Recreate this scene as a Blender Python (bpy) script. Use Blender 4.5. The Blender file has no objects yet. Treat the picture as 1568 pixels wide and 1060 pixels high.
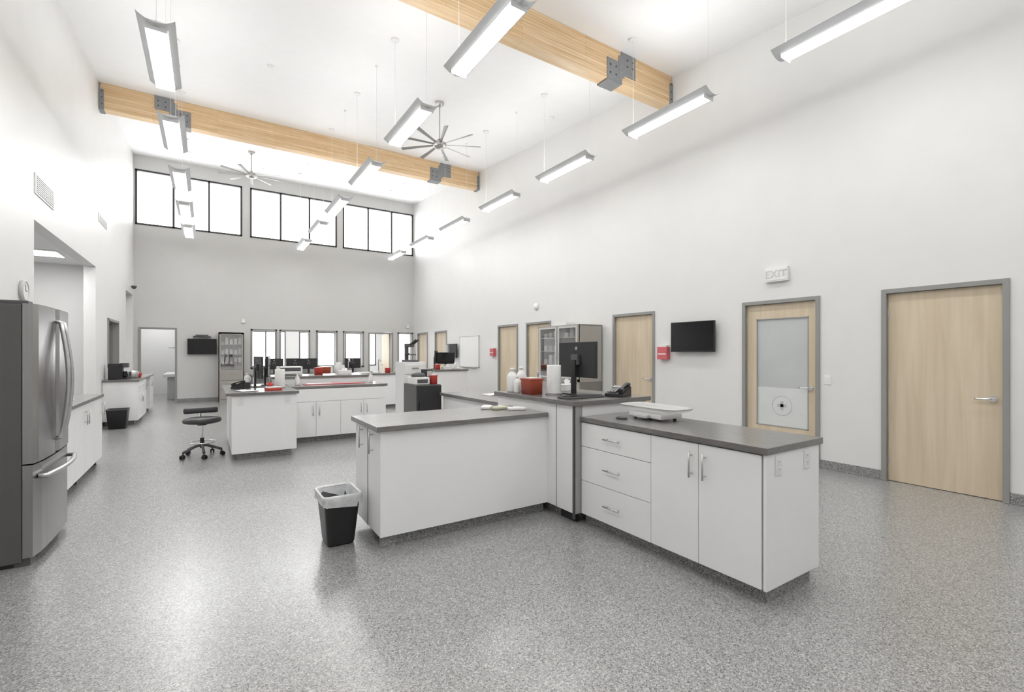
import bpy, bmesh, math, random
from mathutils import Matrix, Vector
random.seed(4)
scene=bpy.context.scene
try:
    scene.view_settings.view_transform='Standard'
    scene.view_settings.look='None'
except Exception as e: print(e)

# ---------------------------------------------------------------- materials
def nodes(name):
    m=bpy.data.materials.new(name); m.use_nodes=True
    nt=m.node_tree; b=nt.nodes['Principled BSDF']
    return m,nt,b
def mat(name,col,rough=.5,metal=0,var=.03,scale=6,spec=.5,bump=0,stretch=(1,1,1),coat=0,transl=0):
    m,nt,b=nodes(name)
    tc=nt.nodes.new('ShaderNodeTexCoord'); mp=nt.nodes.new('ShaderNodeMapping')
    mp.inputs['Scale'].default_value=stretch
    nt.links.new(tc.outputs['Object'],mp.inputs[0])
    n=nt.nodes.new('ShaderNodeTexNoise'); n.inputs['Scale'].default_value=scale; n.inputs['Detail'].default_value=3
    nt.links.new(mp.outputs[0],n.inputs['Vector'])
    r=nt.nodes.new('ShaderNodeValToRGB')
    r.color_ramp.elements[0].position=.3; r.color_ramp.elements[1].position=.7
    r.color_ramp.elements[0].color=tuple(max(0,c*(1-var)) for c in col)+(1,)
    r.color_ramp.elements[1].color=tuple(min(1,c*(1+var)) for c in col)+(1,)
    nt.links.new(n.outputs['Fac'],r.inputs[0]); nt.links.new(r.outputs[0],b.inputs['Base Color'])
    b.inputs['Roughness'].default_value=rough; b.inputs['Metallic'].default_value=metal
    b.inputs['Specular IOR Level'].default_value=spec
    b.inputs['Coat Weight'].default_value=coat; b.inputs['Coat Roughness'].default_value=.2
    if bump:
        bp=nt.nodes.new('ShaderNodeBump'); bp.inputs['Strength'].default_value=bump; bp.inputs['Distance'].default_value=.002
        nt.links.new(n.outputs['Fac'],bp.inputs['Height']); nt.links.new(bp.outputs[0],b.inputs['Normal'])
    if transl:
        o=[q for q in nt.nodes if q.type=='OUTPUT_MATERIAL'][0]
        tr=nt.nodes.new('ShaderNodeBsdfTranslucent'); tr.inputs[0].default_value=col+(1,)
        ms=nt.nodes.new('ShaderNodeMixShader'); ms.inputs[0].default_value=transl
        nt.links.new(b.outputs[0],ms.inputs[1]); nt.links.new(tr.outputs[0],ms.inputs[2]); nt.links.new(ms.outputs[0],o.inputs[0])
    return m
def emis(name,col,s):
    m,nt,b=nodes(name)
    b.inputs['Base Color'].default_value=(.9,.9,.9,1)
    b.inputs['Emission Color'].default_value=col+(1,); b.inputs['Emission Strength'].default_value=s
    return m
def speckle(name,stops,rough,scale=120,bump=.25,coat=0):
    m,nt,b=nodes(name)
    tc=nt.nodes.new('ShaderNodeTexCoord')
    v=nt.nodes.new('ShaderNodeTexVoronoi'); v.inputs['Scale'].default_value=scale
    nz=nt.nodes.new('ShaderNodeTexNoise'); nz.inputs['Scale'].default_value=scale*1.2; nz.inputs['Detail'].default_value=2
    mx=nt.nodes.new('ShaderNodeVectorMath'); mx.operation='MULTIPLY_ADD'
    mx.inputs[1].default_value=(.010,.010,.010)
    nt.links.new(tc.outputs['Object'],nz.inputs['Vector'])
    nt.links.new(nz.outputs['Color'],mx.inputs[0]); nt.links.new(tc.outputs['Object'],mx.inputs[2])
    nt.links.new(mx.outputs[0],v.inputs['Vector'])
    sep=nt.nodes.new('ShaderNodeSeparateColor'); nt.links.new(v.outputs['Color'],sep.inputs[0])
    r=nt.nodes.new('ShaderNodeValToRGB'); r.color_ramp.interpolation='CONSTANT'
    e=r.color_ramp.elements
    e[0].position=0; e[0].color=(stops[0][1],)*3+(1,)
    e[1].position=stops[1][0]; e[1].color=(stops[1][1],)*3+(1,)
    for p,c in stops[2:]:
        k=e.new(p); k.color=(c,c*.992,c*.975,1)
    nt.links.new(sep.outputs[0],r.inputs[0])
    nt.links.new(r.outputs[0],b.inputs['Base Color'])
    b.inputs['Roughness'].default_value=rough
    b.inputs['Coat Weight'].default_value=coat; b.inputs['Coat Roughness'].default_value=.22
    bp=nt.nodes.new('ShaderNodeBump'); bp.inputs['Strength'].default_value=bump; bp.inputs['Distance'].default_value=.0015
    n2=nt.nodes.new('ShaderNodeTexNoise'); n2.inputs['Scale'].default_value=60; n2.inputs['Detail'].default_value=2
    nt.links.new(tc.outputs['Object'],n2.inputs['Vector'])
    nt.links.new(n2.outputs['Fac'],bp.inputs['Height']); nt.links.new(bp.outputs[0],b.inputs['Normal'])
    if coat: nt.links.new(bp.outputs[0],b.inputs['Coat Normal'])
    return m
def wood(name,c1,c2,stretch,lam=None,rough=.45):
    m,nt,b=nodes(name)
    tc=nt.nodes.new('ShaderNodeTexCoord'); mp=nt.nodes.new('ShaderNodeMapping'); mp.inputs['Scale'].default_value=stretch
    nt.links.new(tc.outputs['Object'],mp.inputs[0])
    n=nt.nodes.new('ShaderNodeTexNoise'); n.inputs['Scale'].default_value=1; n.inputs['Detail'].default_value=6; n.inputs['Distortion'].default_value=.4
    nt.links.new(mp.outputs[0],n.inputs['Vector'])
    r=nt.nodes.new('ShaderNodeValToRGB'); r.color_ramp.elements[0].position=.3; r.color_ramp.elements[1].position=.72
    r.color_ramp.elements[0].color=c1+(1,); r.color_ramp.elements[1].color=c2+(1,)
    nt.links.new(n.outputs['Fac'],r.inputs[0])
    out=r.outputs[0]
    if lam:
        br=nt.nodes.new('ShaderNodeTexBrick'); br.inputs['Scale'].default_value=1
        br.inputs['Brick Width'].default_value=2.2; br.inputs['Row Height'].default_value=lam
        br.inputs['Mortar Size'].default_value=.0018
        br.inputs['Color1'].default_value=(1,1,1,1); br.inputs['Color2'].default_value=(.86,.79,.70,1); br.inputs['Mortar'].default_value=(.6,.48,.35,1)
        sx=nt.nodes.new('ShaderNodeSeparateXYZ'); cx=nt.nodes.new('ShaderNodeCombineXYZ')
        nt.links.new(tc.outputs['Object'],sx.inputs[0]); nt.links.new(sx.outputs['X'],cx.inputs['X']); nt.links.new(sx.outputs['Z'],cx.inputs['Y'])
        nt.links.new(cx.outputs[0],br.inputs['Vector'])
        mx=nt.nodes.new('ShaderNodeMix'); mx.data_type='RGBA'; mx.blend_type='MULTIPLY'; mx.inputs['Factor'].default_value=1
        nt.links.new(out,mx.inputs[6]); nt.links.new(br.outputs['Color'],mx.inputs[7]); out=mx.outputs[2]
    nt.links.new(out,b.inputs['Base Color']); b.inputs['Roughness'].default_value=rough
    return m
def glass(name,tint=(1,1,1),refl=.1,rough=.02):
    m=bpy.data.materials.new(name); m.use_nodes=True; nt=m.node_tree
    for n in list(nt.nodes): nt.nodes.remove(n)
    o=nt.nodes.new('ShaderNodeOutputMaterial'); t=nt.nodes.new('ShaderNodeBsdfTransparent'); g=nt.nodes.new('ShaderNodeBsdfGlossy')
    t.inputs[0].default_value=tint+(1,); g.inputs['Roughness'].default_value=rough
    lw=nt.nodes.new('ShaderNodeLayerWeight'); lw.inputs['Blend'].default_value=.15
    mt=nt.nodes.new('ShaderNodeMath'); mt.operation='MULTIPLY_ADD'; mt.inputs[1].default_value=.5; mt.inputs[2].default_value=refl*.4
    nt.links.new(lw.outputs['Fresnel'],mt.inputs[0])
    x=nt.nodes.new('ShaderNodeMixShader'); nt.links.new(mt.outputs[0],x.inputs[0])
    nt.links.new(t.outputs[0],x.inputs[1]); nt.links.new(g.outputs[0],x.inputs[2]); nt.links.new(x.outputs[0],o.inputs[0])
    return m

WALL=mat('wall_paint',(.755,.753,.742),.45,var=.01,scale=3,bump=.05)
WALLB=mat('wall_paint_shaded',(.63,.628,.615),.5,var=.01,scale=3)  # same wall paint, darkened in colour to imitate the backlit wall's shade
CEIL=mat('ceiling_paint',(.89,.89,.89),.7,var=.008)
FLOOR=speckle('epoxy_flake_floor',[(0,.08),(.08,.18),(.3,.27),(.6,.36),(.88,.52)],.38,scale=190,bump=.35,coat=.8)
COVE=speckle('epoxy_cove',[(0,.08),(.13,.17),(.4,.26),(.7,.35),(.9,.5)],.4,scale=190)
WHITE=mat('white_laminate',(.89,.89,.89),.35,var=.006)
GAP=mat('cabinet_gap',(.25,.25,.25),.6)
TOPM=mat('grey_laminate_top',(.158,.150,.142),.3,var=.2,scale=9,stretch=(6,1,6),coat=.7)
TOPX=mat('grey_laminate_top_x',(.168,.160,.152),.3,var=.2,scale=9,stretch=(1,6,6),coat=.8)
FRAME=mat('grey_door_frame',(.29,.29,.28),.45,var=.02)
WOODD=wood('maple_door',(.58,.475,.34),(.69,.585,.44),(14,14,.9))
BEAM=wood('glulam_beam',(.72,.50,.28),(.86,.68,.45),(1.6,30,30),lam=.042)
STEELP=mat('galvanised_bracket',(.25,.255,.265),.5,.15,var=.1,scale=30)
STEEL=mat('brushed_steel',(.6,.6,.61),.3,1,var=.05,scale=20)
CHROME=mat('chrome',(.75,.75,.76),.15,1,var=.02)
NICKEL=mat('satin_nickel',(.55,.545,.53),.35,.9,var=.03)
FRIDGE=mat('dark_stainless',(.37,.365,.36),.26,1,var=.05,scale=40,stretch=(1,1,.02))
FRIDGES=mat('fridge_side',(.11,.108,.103),.45,.1,var=.04)
BLACK=mat('black_plastic',(.022,.022,.024),.4,var=.1)
SCREEN=mat('black_screen',(.008,.008,.009),.08,var=.1)
DGREY=mat('dark_grey_plastic',(.09,.09,.095),.5,var=.06)
MGREY=mat('mid_grey',(.34,.34,.335),.5,var=.03)
LGREY=mat('light_grey',(.58,.59,.58),.45,var=.03)
LOGO=mat('etched_logo',(.48,.50,.50),.45,var=.03)
TAUPE=mat('taupe_metal',(.40,.38,.35),.45,.1,var=.03)
WPL=mat('white_plastic',(.82,.82,.81),.35,var=.01)
FIXT=mat('fixture_housing',(.86,.87,.88),.4,0,var=.01)
WING=mat('perforated_wing',(.84,.85,.86),.45,0,var=.01,transl=.4)
RED=mat('red_plastic',(.55,.06,.05),.4,var=.05)
REDL=mat('red_sign',(.62,.13,.15),.4,var=.05)
TERRA=mat('red_sharps_bin',(.38,.07,.035),.35,var=.05)
PAPER=mat('paper',(.85,.85,.84),.9,var=.03,scale=40,bump=.3)
BAG=mat('bin_liner',(.62,.63,.64),.25,var=.12,scale=25,bump=.8)
VINYL=mat('black_vinyl',(.05,.05,.053),.42,var=.06,scale=20)
DFRAME=mat('dark_bronze_frame',(.05,.05,.05),.4,var=.05)
GLASS=glass('clear_glass')
CGLASS=glass('cabinet_glass',refl=.55)
FROST=mat('frosted_glass',(.68,.70,.69),.3,var=.02)
MIRG=mat('reflective_glass',(.53,.55,.55),.10,var=.05,scale=2)
GREEN=mat('sage_pack',(.55,.55,.42),.5,var=.2,scale=30)
LENS=emis('led_lens',(1,.995,.98),23)
UPL=emis('led_uplight',(1,.995,.98),21)
TROF=emis('troffer_lens',(1,1,1),20)

# ---------------------------------------------------------------- mesh builder
class B:
    def __init__(s): s.bm=bmesh.new(); s.mats=[]
    def mi(s,m):
        if m not in s.mats: s.mats.append(m)
        return s.mats.index(m)
    def add(s,t,m,mtx=None,smooth=False):
        if mtx is not None: bmesh.ops.transform(t,matrix=mtx,verts=t.verts)
        i=s.mi(m)
        for f in t.faces: f.material_index=i; f.smooth=smooth
        me=bpy.data.meshes.new('t'); t.to_mesh(me); t.free()
        s.bm.from_mesh(me); bpy.data.meshes.remove(me); return s
    def box(s,x0,x1,y0,y1,z0,z1,m,bev=0,mtx=None):
        x0,x1=min(x0,x1),max(x0,x1); y0,y1=min(y0,y1),max(y0,y1); z0,z1=min(z0,z1),max(z0,z1)
        t=bmesh.new()
        bmesh.ops.create_cube(t,size=1,matrix=Matrix.Translation(((x0+x1)/2,(y0+y1)/2,(z0+z1)/2))@Matrix.Diagonal((x1-x0,y1-y0,z1-z0,1)))
        if bev: bmesh.ops.bevel(t,geom=list(t.edges),offset=bev,segments=2,affect='EDGES',profile=.6)
        return s.add(t,m,mtx)
    def quad(s,x0,x1,y0,y1,z,m,up=True):
        t=bmesh.new(); V=[t.verts.new(p) for p in ((x0,y0,z),(x1,y0,z),(x1,y1,z),(x0,y1,z))]
        t.faces.new(V if up else V[::-1]); return s.add(t,m)
    def hexa(s,v,m):
        t=bmesh.new(); V=[t.verts.new(p) for p in v]
        for f in ((3,2,1,0),(4,5,6,7),(0,1,5,4),(1,2,6,5),(2,3,7,6),(3,0,4,7)): t.faces.new([V[i] for i in f])
        return s.add(t,m)
    def cyl(s,p0,p1,r,m,r2=None,seg=20,caps=True,mtx=None):
        p0=Vector(p0);p1=Vector(p1);d=p1-p0
        t=bmesh.new(); bmesh.ops.create_cone(t,cap_ends=caps,segments=seg,radius1=r,radius2=r if r2 is None else r2,depth=d.length)
        M=Matrix.Translation((p0+p1)/2)@d.to_track_quat('Z','Y').to_matrix().to_4x4()
        if mtx is not None: M=mtx@M
        s.add(t,m,M)
        return s
    def lathe(s,prof,c,m,seg=28,mtx=None,sx=1,sy=1):
        t=bmesh.new(); rings=[]
        for r,z in prof:
            rings.append([t.verts.new((max(r,1e-4)*math.cos(2*math.pi*k/seg)*sx,max(r,1e-4)*math.sin(2*math.pi*k/seg)*sy,z)) for k in range(seg)])
        for a,b in zip(rings,rings[1:]):
            for k in range(seg): t.faces.new([a[k],a[(k+1)%seg],b[(k+1)%seg],b[k]])
        M=Matrix.Translation(c)
        if mtx is not None: M=M@mtx
        return s.add(t,m,M,True)
    def tube(s,pts,r,m,seg=10,mtx=None):
        pts=[Vector(p) for p in pts]; t=bmesh.new(); rings=[]
        for i,p in enumerate(pts):
            d=(pts[min(i+1,len(pts)-1)]-pts[max(i-1,0)]).normalized()
            q=d.to_track_quat('Z','Y').to_matrix()
            rings.append([t.verts.new(p+q@Vector((r*math.cos(2*math.pi*k/seg),r*math.sin(2*math.pi*k/seg),0))) for k in range(seg)])
        for a,b in zip(rings,rings[1:]):
            off=min(range(seg),key=lambda o:(a[0].co-b[o].co).length)
            for k in range(seg): t.faces.new([a[k],a[(k+1)%seg],b[(k+1+off)%seg],b[(k+off)%seg]])
            b[:]=b[off:]+b[:off]
        t.faces.new(rings[0][::-1]); t.faces.new(rings[-1])
        return s.add(t,m,mtx,True)
    def prism(s,poly,z0,z1,m,mtx=None,smooth=False):
        t=bmesh.new(); a=[t.verts.new((x,y,z0)) for x,y in poly]; b=[t.verts.new((x,y,z1)) for x,y in poly]; n=len(poly)
        t.faces.new(a[::-1]); t.faces.new(b)
        for k in range(n): t.faces.new([a[k],a[(k+1)%n],b[(k+1)%n],b[k]])
        bmesh.ops.recalc_face_normals(t,faces=t.faces)
        return s.add(t,m,mtx,smooth)
    def sheet(s,grid,m,thick=0,mtx=None):
        t=bmesh.new(); V=[[t.verts.new(p) for p in row] for row in grid]
        for i in range(len(V)-1):
            for j in range(len(V[0])-1): t.faces.new([V[i][j],V[i][j+1],V[i+1][j+1],V[i+1][j]])
        if thick: bmesh.ops.solidify(t,geom=t.faces[:],thickness=thick)
        return s.add(t,m,mtx,True)
    def obj(s,name,origin=None,mtx=None):
        me=bpy.data.meshes.new(name)
        vs=[v.co for v in s.bm.verts]
        if origin is None:
            origin=Vector(((min(v.x for v in vs)+max(v.x for v in vs))/2,(min(v.y for v in vs)+max(v.y for v in vs))/2,min(v.z for v in vs)))
        origin=Vector(origin)
        bmesh.ops.translate(s.bm,verts=s.bm.verts,vec=-origin)
        s.bm.to_mesh(me); s.bm.free()
        for m in s.mats: me.materials.append(m)
        o=bpy.data.objects.new(name,me); scene.collection.objects.link(o); o.location=origin
        if mtx is not None: o.matrix_world=mtx@Matrix.Translation(origin)
        return o
def place(x,y,z=0,rz=0): return Matrix.Translation((x,y,z))@Matrix.Rotation(rz,4,'Z')

# ---------------------------------------------------------------- room dims
XL,XR,YB,YR=-1.74,6.5,16.8,-4.5
def C(y): return 5.62+.0835*y
def wall(name,axis,p0,p1,u0,u1,z0,top,holes,m,layers=None):
    b=B()
    topf=top if callable(top) else (lambda u:top)
    def run(p0,p1,holes):
        cuts=sorted(set([u0,u1]+[h[0] for h in holes]+[h[1] for h in holes]))
        for a,c in zip(cuts,cuts[1:]):
            mid=(a+c)/2
            hs=sorted([h for h in holes if h[0]<mid<h[1]],key=lambda h:h[2])
            z=z0; segs=[]
            for h in hs:
                if h[2]>z+1e-4: segs.append((z,z,h[2],h[2]))
                z=h[3]
            segs.append((z,z,topf(a),topf(c)))
            for za,zb,ta,tc in segs:
                if axis=='x': v=[(p0,a,za),(p1,a,za),(p1,c,zb),(p0,c,zb),(p0,a,ta),(p1,a,ta),(p1,c,tc),(p0,c,tc)]
                else: v=[(a,p0,za),(c,p0,zb),(c,p1,zb),(a,p1,za),(a,p0,ta),(c,p0,tc),(c,p1,tc),(a,p1,ta)]
                b.hexa(v,m)
    run(p0,p1,holes)
    if layers: run(*layers)
    return b.obj(name)

B().box(-5.2,6.75,YR-.15,21,-.12,0,FLOOR).obj('floor')
b=B(); b.hexa([(XL-.17,YR-.1,C(YR-.1)),(XR+.15,YR-.1,C(YR-.1)),(XR+.15,YB+.15,C(YB+.15)),(XL-.17,YB+.15,C(YB+.15)),
       (XL-.17,YR-.1,C(YR)+.2),(XR+.15,YR-.1,C(YR)+.2),(XR+.15,YB+.15,C(YB)+.2),(XL-.17,YB+.15,C(YB)+.2)],CEIL); b.obj('ceiling')
DH=2.18
doorsR=[(1.197,2.228),(2.873,3.90),(5.49,6.49),(8.42,9.40),(9.77,10.72),(13.92,14.87),(15.5,16.45)]
wall('wall_right','x',XR,XR+.08,YR,YB,0,C,[(a+.0,c-.0,0,DH) for a,c in doorsR],WALL,layers=(XR+.08,XR+.15,[]))
wall('wall_left','x',XL-.17,XL,YR,YB,0,C,[(7.81,11.49,0,3.05),(12.7,14.1,1.15,2.18),(15.3,16.6,0,3.05)],WALL)
wall('wall_rear','y',YR-.12,YR,XL-.17,XR+.15,0,C(YR),[],WALL)
cl=[(-1.71,.90,(-.83,.035)),(1.114,3.72,(1.98,2.845)),(3.916,6.46,(4.79,5.64))]
ZS,ZT=5.06,6.62
iw=[(1.13,1.87),(1.94,2.865),(3.05,3.74),(3.92,4.63),(5.86,6.45)]
IB=.95
hb=[(a,c,ZS,ZT) for a,c,_ in cl]+[(a,c,IB,2.2) for a,c in iw]+[(4.79,5.69,0,2.2),(-1.64,-.75,0,DH)]
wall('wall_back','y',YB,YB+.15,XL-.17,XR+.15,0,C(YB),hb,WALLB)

for i,(a,c,mu) in enumerate(cl):
    b=B(); y0,y1=YB-.01,YB+.1; w=.05
    b.box(a,c,y0,y1,ZS,ZS+w,DFRAME).box(a,c,y0,y1,ZT-w,ZT,DFRAME).box(a,a+w,y0,y1,ZS,ZT,DFRAME).box(c-w,c,y0,y1,ZS,ZT,DFRAME)
    for x in mu: b.box(x-.026,x+.026,y0,y1,ZS,ZT,DFRAME)
    b.box(a+w,c-w,YB+.05,YB+.056,ZS+w,ZT-w,GLASS)
    b.obj('window_%d'%(i+1))
def iwin(n,a,c,z0,z1,axis='y'):
    b=B(); w=.05
    if axis=='y':
        y0,y1=YB-.02,YB+.16
        b.box(a,c,y0,y1,z0,z0+w,FRAME).box(a,c,y0,y1,z1-w,z1,FRAME).box(a,a+w,y0,y1,z0,z1,FRAME).box(c-w,c,y0,y1,z0,z1,FRAME)
        b.box(a+w,c-w,YB+.07,YB+.076,z0+w,z1-w,GLASS)
    else:
        x0,x1=XL-.18,XL+.02
        b.box(x0,x1,a,c,z0,z0+w,FRAME).box(x0,x1,a,c,z1-w,z1,FRAME).box(x0,x1,a,a+w,z0,z1,FRAME).box(x0,x1,c-w,c,z0,z1,FRAME)
        b.box(XL-.09,XL-.084,a+w,c-w,z0+w,z1-w,GLASS)
    b.obj('window_%d'%n)
for i,(a,c) in enumerate(iw): iwin(4+i,a,c,IB,2.2)
iwin(9,12.7,14.1,1.15,2.18,'x')

def lever(b,x,y,z,dirn):
    b.cyl((x,y,z),(x-.012,y,z),.032,CHROME)
    b.cyl((x-.01,y,z),(x-.055,y,z),.011,CHROME)
    b.tube([(x-.05,y,z),(x-.058,y+dirn*.03,z),(x-.055,y+dirn*.08,z-.003),(x-.052,y+dirn*.125,z)],.010,CHROME)
for i,(a,c) in enumerate(doorsR):
    b=B(); w=.05; x0,x1=XR-.02,XR+.078
    b.box(x0,x1,a,a+w,0,DH,FRAME,.004).box(x0,x1,c-w,c,0,DH,FRAME,.004).box(x0,x1,a+w-.002,c-w+.002,DH-w,DH,FRAME,.004)
    lx0,lx1=XR+.03,XR+.075
    ya,yc,zt=a+w+.003,c-w-.003,DH-w-.003
    if i==1:
        g0,g1,z0,z1=a+.15,c-.19,.45,1.93
        b.box(lx0,lx1,ya,g0,.006,zt,WOODD).box(lx0,lx1,g1,yc,.006,zt,WOODD).box(lx0,lx1,g0,g1,.006,z0,WOODD).box(lx0,lx1,g0,g1,z1,zt,WOODD)
        b.box(lx0+.012,lx0+.02,g0,g1,.98,z1,MIRG).box(lx0+.012,lx0+.02,g0,g1,z0,.98,FROST)
        for q in ((g0,g0+.012,z0,z1),(g1-.012,g1,z0,z1),(g0,g1,z0,z0+.012),(g0,g1,z1-.012,z1)): b.box(lx0-.004,lx0+.02,*q,MGREY)
        cy,cz=(g0+g1)/2,.74
        t=[]
        for k in range(33): t.append((lx0+.0115,cy+.13*math.cos(k/32*2*math.pi),cz+.13*math.sin(k/32*2*math.pi)))
        b.tube(t,.003,LOGO,6)
        b.box(lx0+.010,lx0+.0121,cy-.06,cy+.06,cz-.02,cz+.02,LOGO).box(lx0+.010,lx0+.0121,cy-.02,cy+.02,cz-.06,cz+.06,LOGO)
    else:
        b.box(lx0,lx1,ya,yc,.006,zt,WOODD)
    lever(b,lx0,ya+.07,1.0,1)
    for hz in (.25,1.1,1.9): b.cyl((lx0-.004,yc-.002,hz-.05),(lx0-.004,yc-.002,hz+.05),.007,NICKEL)
    b.obj('door_%d'%(i+1))
def frameY(name,a,c,leaf=None):
    b=B(); w=.05; y0,y1=YB-.02,YB+.17
    b.box(a,a+w,y0,y1,0,DH,FRAME,.004).box(c-w,c,y0,y1,0,DH,FRAME,.004).box(a+w,c-w,y0,y1,DH-w,DH,FRAME,.004)
    if leaf=='r':
        b.box(c-w-.045,c-w-.003,YB+.17,YB+.17+.85,.006,DH-w,WOODD)
        b.cyl((c-.1,YB+.95,1.0),(c-.16,YB+.95,1.0),.02,CHROME)
    b.obj(name)
frameY('door_8',-1.64,-.75); frameY('door_9',4.79,5.69,'r')
b=B(); ys=[YR]
for a,c in doorsR: ys+=[a,c]
ys+=[YB]
for k in range(0,len(ys),2): b.box(XR-.012,XR+.0,ys[k],ys[k+1],0,.11,COVE,.003)
b.obj('baseboard_right')
b=B()
for a,c in ((YR,7.81),(11.49,15.3),(16.6,YB)): b.box(XL,XL+.012,a,c,0,.11,COVE,.003)
b.obj('baseboard_left')
b=B()
for a,c in ((XL+.012,-1.64),(-.75,4.79),(5.69,XR-.012)): b.box(a,c,YB-.012,YB,0,.11,COVE,.003)
b.obj('baseboard_back')

# adjoining rooms -------------------------------------------------
WW=WALL; ZR=3.12
wall('wall_back_rooms_far','y',20.6,20.75,-5.2,6.65,0,ZR,[(1.2,2.6,.9,2.3),(3.1,4.5,.9,2.3),(4.9,6.2,.9,2.3)],WW)
B().box(-.35,-.2,YB+.15,20.6,0,ZR,WW).obj('wall_exam_partition')
B().box(6.5,6.65,YB+.15,20.6,0,ZR,WW).obj('wall_back_rooms_right')
B().box(-5.2,6.65,YB+.15,20.75,ZR,ZR+.1,CEIL).obj('ceiling_back_rooms')
B().box(-5.2,-5.05,6.5,20.6,0,ZR,WW).obj('wall_side_rooms_far')
B().box(-5.05,XL-.17,6.5,6.6,0,ZR,WW).obj('wall_side_rooms_near')
B().box(-5.05,XL-.17,12.0,12.12,0,ZR,WW).obj('wall_side_partition')
B().box(-5.05,XL-.17,YB,YB+.1,0,ZR,WW).obj('wall_side_end')
B().box(-2.6,-2.5,YB+.15,20.6,0,ZR,WW).obj('wall_exam_left')
B().box(-5.2,XL-.17,6.5,YB+.15,ZR,ZR+.1,CEIL).obj('ceiling_side_rooms')
b=B()
for x0,x1 in ((1.2,2.6),(3.1,4.5),(4.9,6.2)):
    for q in ((x0,x1,.9,.94),(x0,x1,2.26,2.3)): b.box(q[0],q[1],20.58,20.66,q[2],q[3],DFRAME)
    for x in (x0,(x0+x1)/2-.02,x1-.04): b.box(x,x+.04,20.58,20.66,.9,2.3,DFRAME)
b.obj('window_10')
def troffer(x,y,z,w=.6):
    b=B().box(x-w/2,x+w/2,y-.3,y+.3,z-.02,z-.001,WPL); b.quad(x-w/2+.03,x+w/2-.03,y-.27,y+.27,z-.0215,TROF,False); b.obj('troffer_light')
for p in ((-1.4,18.2,ZR,.6),(-1.4,19.6,ZR,.6),(1.5,18.6,ZR,1.2),(3.5,18.6,ZR,1.2),(5.3,18.6,ZR,1.2),(-2.35,10.75,ZR),(-3.6,9.2,ZR,1.2),(-3.2,14.2,ZR,1.2)): troffer(*p)  # all but the small side-room troffer are unseen, added to brighten these rooms

# ---------------------------------------------------------------- beams
def beam(y,zt,h,name):
    w=.2; b=B()
    b.box(XL+.03,XR-.03,y-w/2,y+w/2,zt-h,zt,BEAM,.006)
    for sx in (-1,1):
        x=XL+.03 if sx<0 else XR-.03
        b.box(x-.028 if sx<0 else x-.05, x+.05 if sx<0 else x+.028,y-w/2-.010,y+w/2+.010,zt-h-.012,zt-h*.25,STEELP)
        for k in range(3): b.cyl((x+.02*(-sx),y-w/2-.018,zt-h*.8+k*.12),(x+.02*(-sx),y-w/2-.01,zt-h*.8+k*.12),.012,DGREY,seg=8)
    for xc,s in ((-.59,1),(5.3,-1)):
        for yy in (y-w/2-.012,y+w/2):
            b.box(xc-.30,xc+.01,yy,yy+.012,zt-h*.55 if s>0 else zt-h-.01,zt-.005 if s>0 else zt-h*.35,STEELP)
            b.box(xc-.01,xc+.30,yy,yy+.012,zt-h-.01 if s>0 else zt-h*.72,zt-h*.40 if s>0 else zt-.005,STEELP)
            b.box(xc-.06,xc+.06,yy-.002,yy+.013,zt-h*.8,zt-h*.15,STEELP)
        b.box(xc-.3 if s<0 else xc,xc if s<0 else xc+.3,y-w/2-.012,y+w/2+.012,zt-h-.02,zt-h-.008,STEELP)
        for dx in (-.24,-.12,.12,.24):
            for dz in ((.2,.4) if dx*s<0 else (.55,.8)):
                b.cyl((xc+dx,y-w/2-.022,zt-h*dz),(xc+dx,y-w/2-.012,zt-h*dz),.014,DGREY,seg=8)
    b.obj(name)
beam(5.22,C(5.12),.485,'glulam_beam'); beam(11.85,C(11.75),.50,'glulam_beam')

# ---------------------------------------------------------------- pendant lights
def pendant(x,yc):
    z=4.62; L=.69; b=B(); n=12; W=.155
    def zz(u): return .065*(abs(u)/W)**2.0
    g=[]
    for k in range(n+1):
        u=-W+2*W*k/n
        g.append([(x+u,yc-L,z+zz(u)),(x+u,yc+L,z+zz(u))])
    b.sheet(g,WING,.005)
    b.box(x-.09,x+.09,yc-L+.07,yc+L-.07,z-.006,z+.055,FIXT)
    g=[]
    for k in range(5):
        u=-.092+.184*k/4
        g.append([(x+u,yc-L+.075,z-.004-.03*(1-(u/.092)**2)**.6 if abs(u)<.0919 else z-.004),(x+u,yc+L-.075,z-.004-.03*(1-(u/.092)**2)**.6 if abs(u)<.0919 else z-.004)])
    b.sheet(g,LENS)
    for yy in (yc-L+.073,yc+L-.079): b.box(x-.092,x+.092,yy,yy+.006,z-.036,z,FIXT)
    b.quad(x-.07,x+.07,yc-L+.1,yc+L-.1,z+.0565,UPL,True)
    for yy,r in ((yc+L-.08,.0022),(yc-L+.08,.0016)):
        zc=C(yy)
        b.cyl((x,yy,z+.0),(x,yy,zc-.01),r*1.3,WPL,seg=6)
        b.cyl((x,yy,zc-.03),(x,yy,zc+.004),.062 if r>.002 else .02,WPL,seg=20)
        b.cyl((x,yy,z+.0),(x,yy,z+.06),.012,FIXT,seg=10)
    b.obj('linear_pendant_light')
for k in range(-2,7):  # rows run on unseen behind the camera, added for their light
    yc=4.17+2.15*(k-1)
    for x in (-.42,2.38,5.19): pendant(x,yc)

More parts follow.
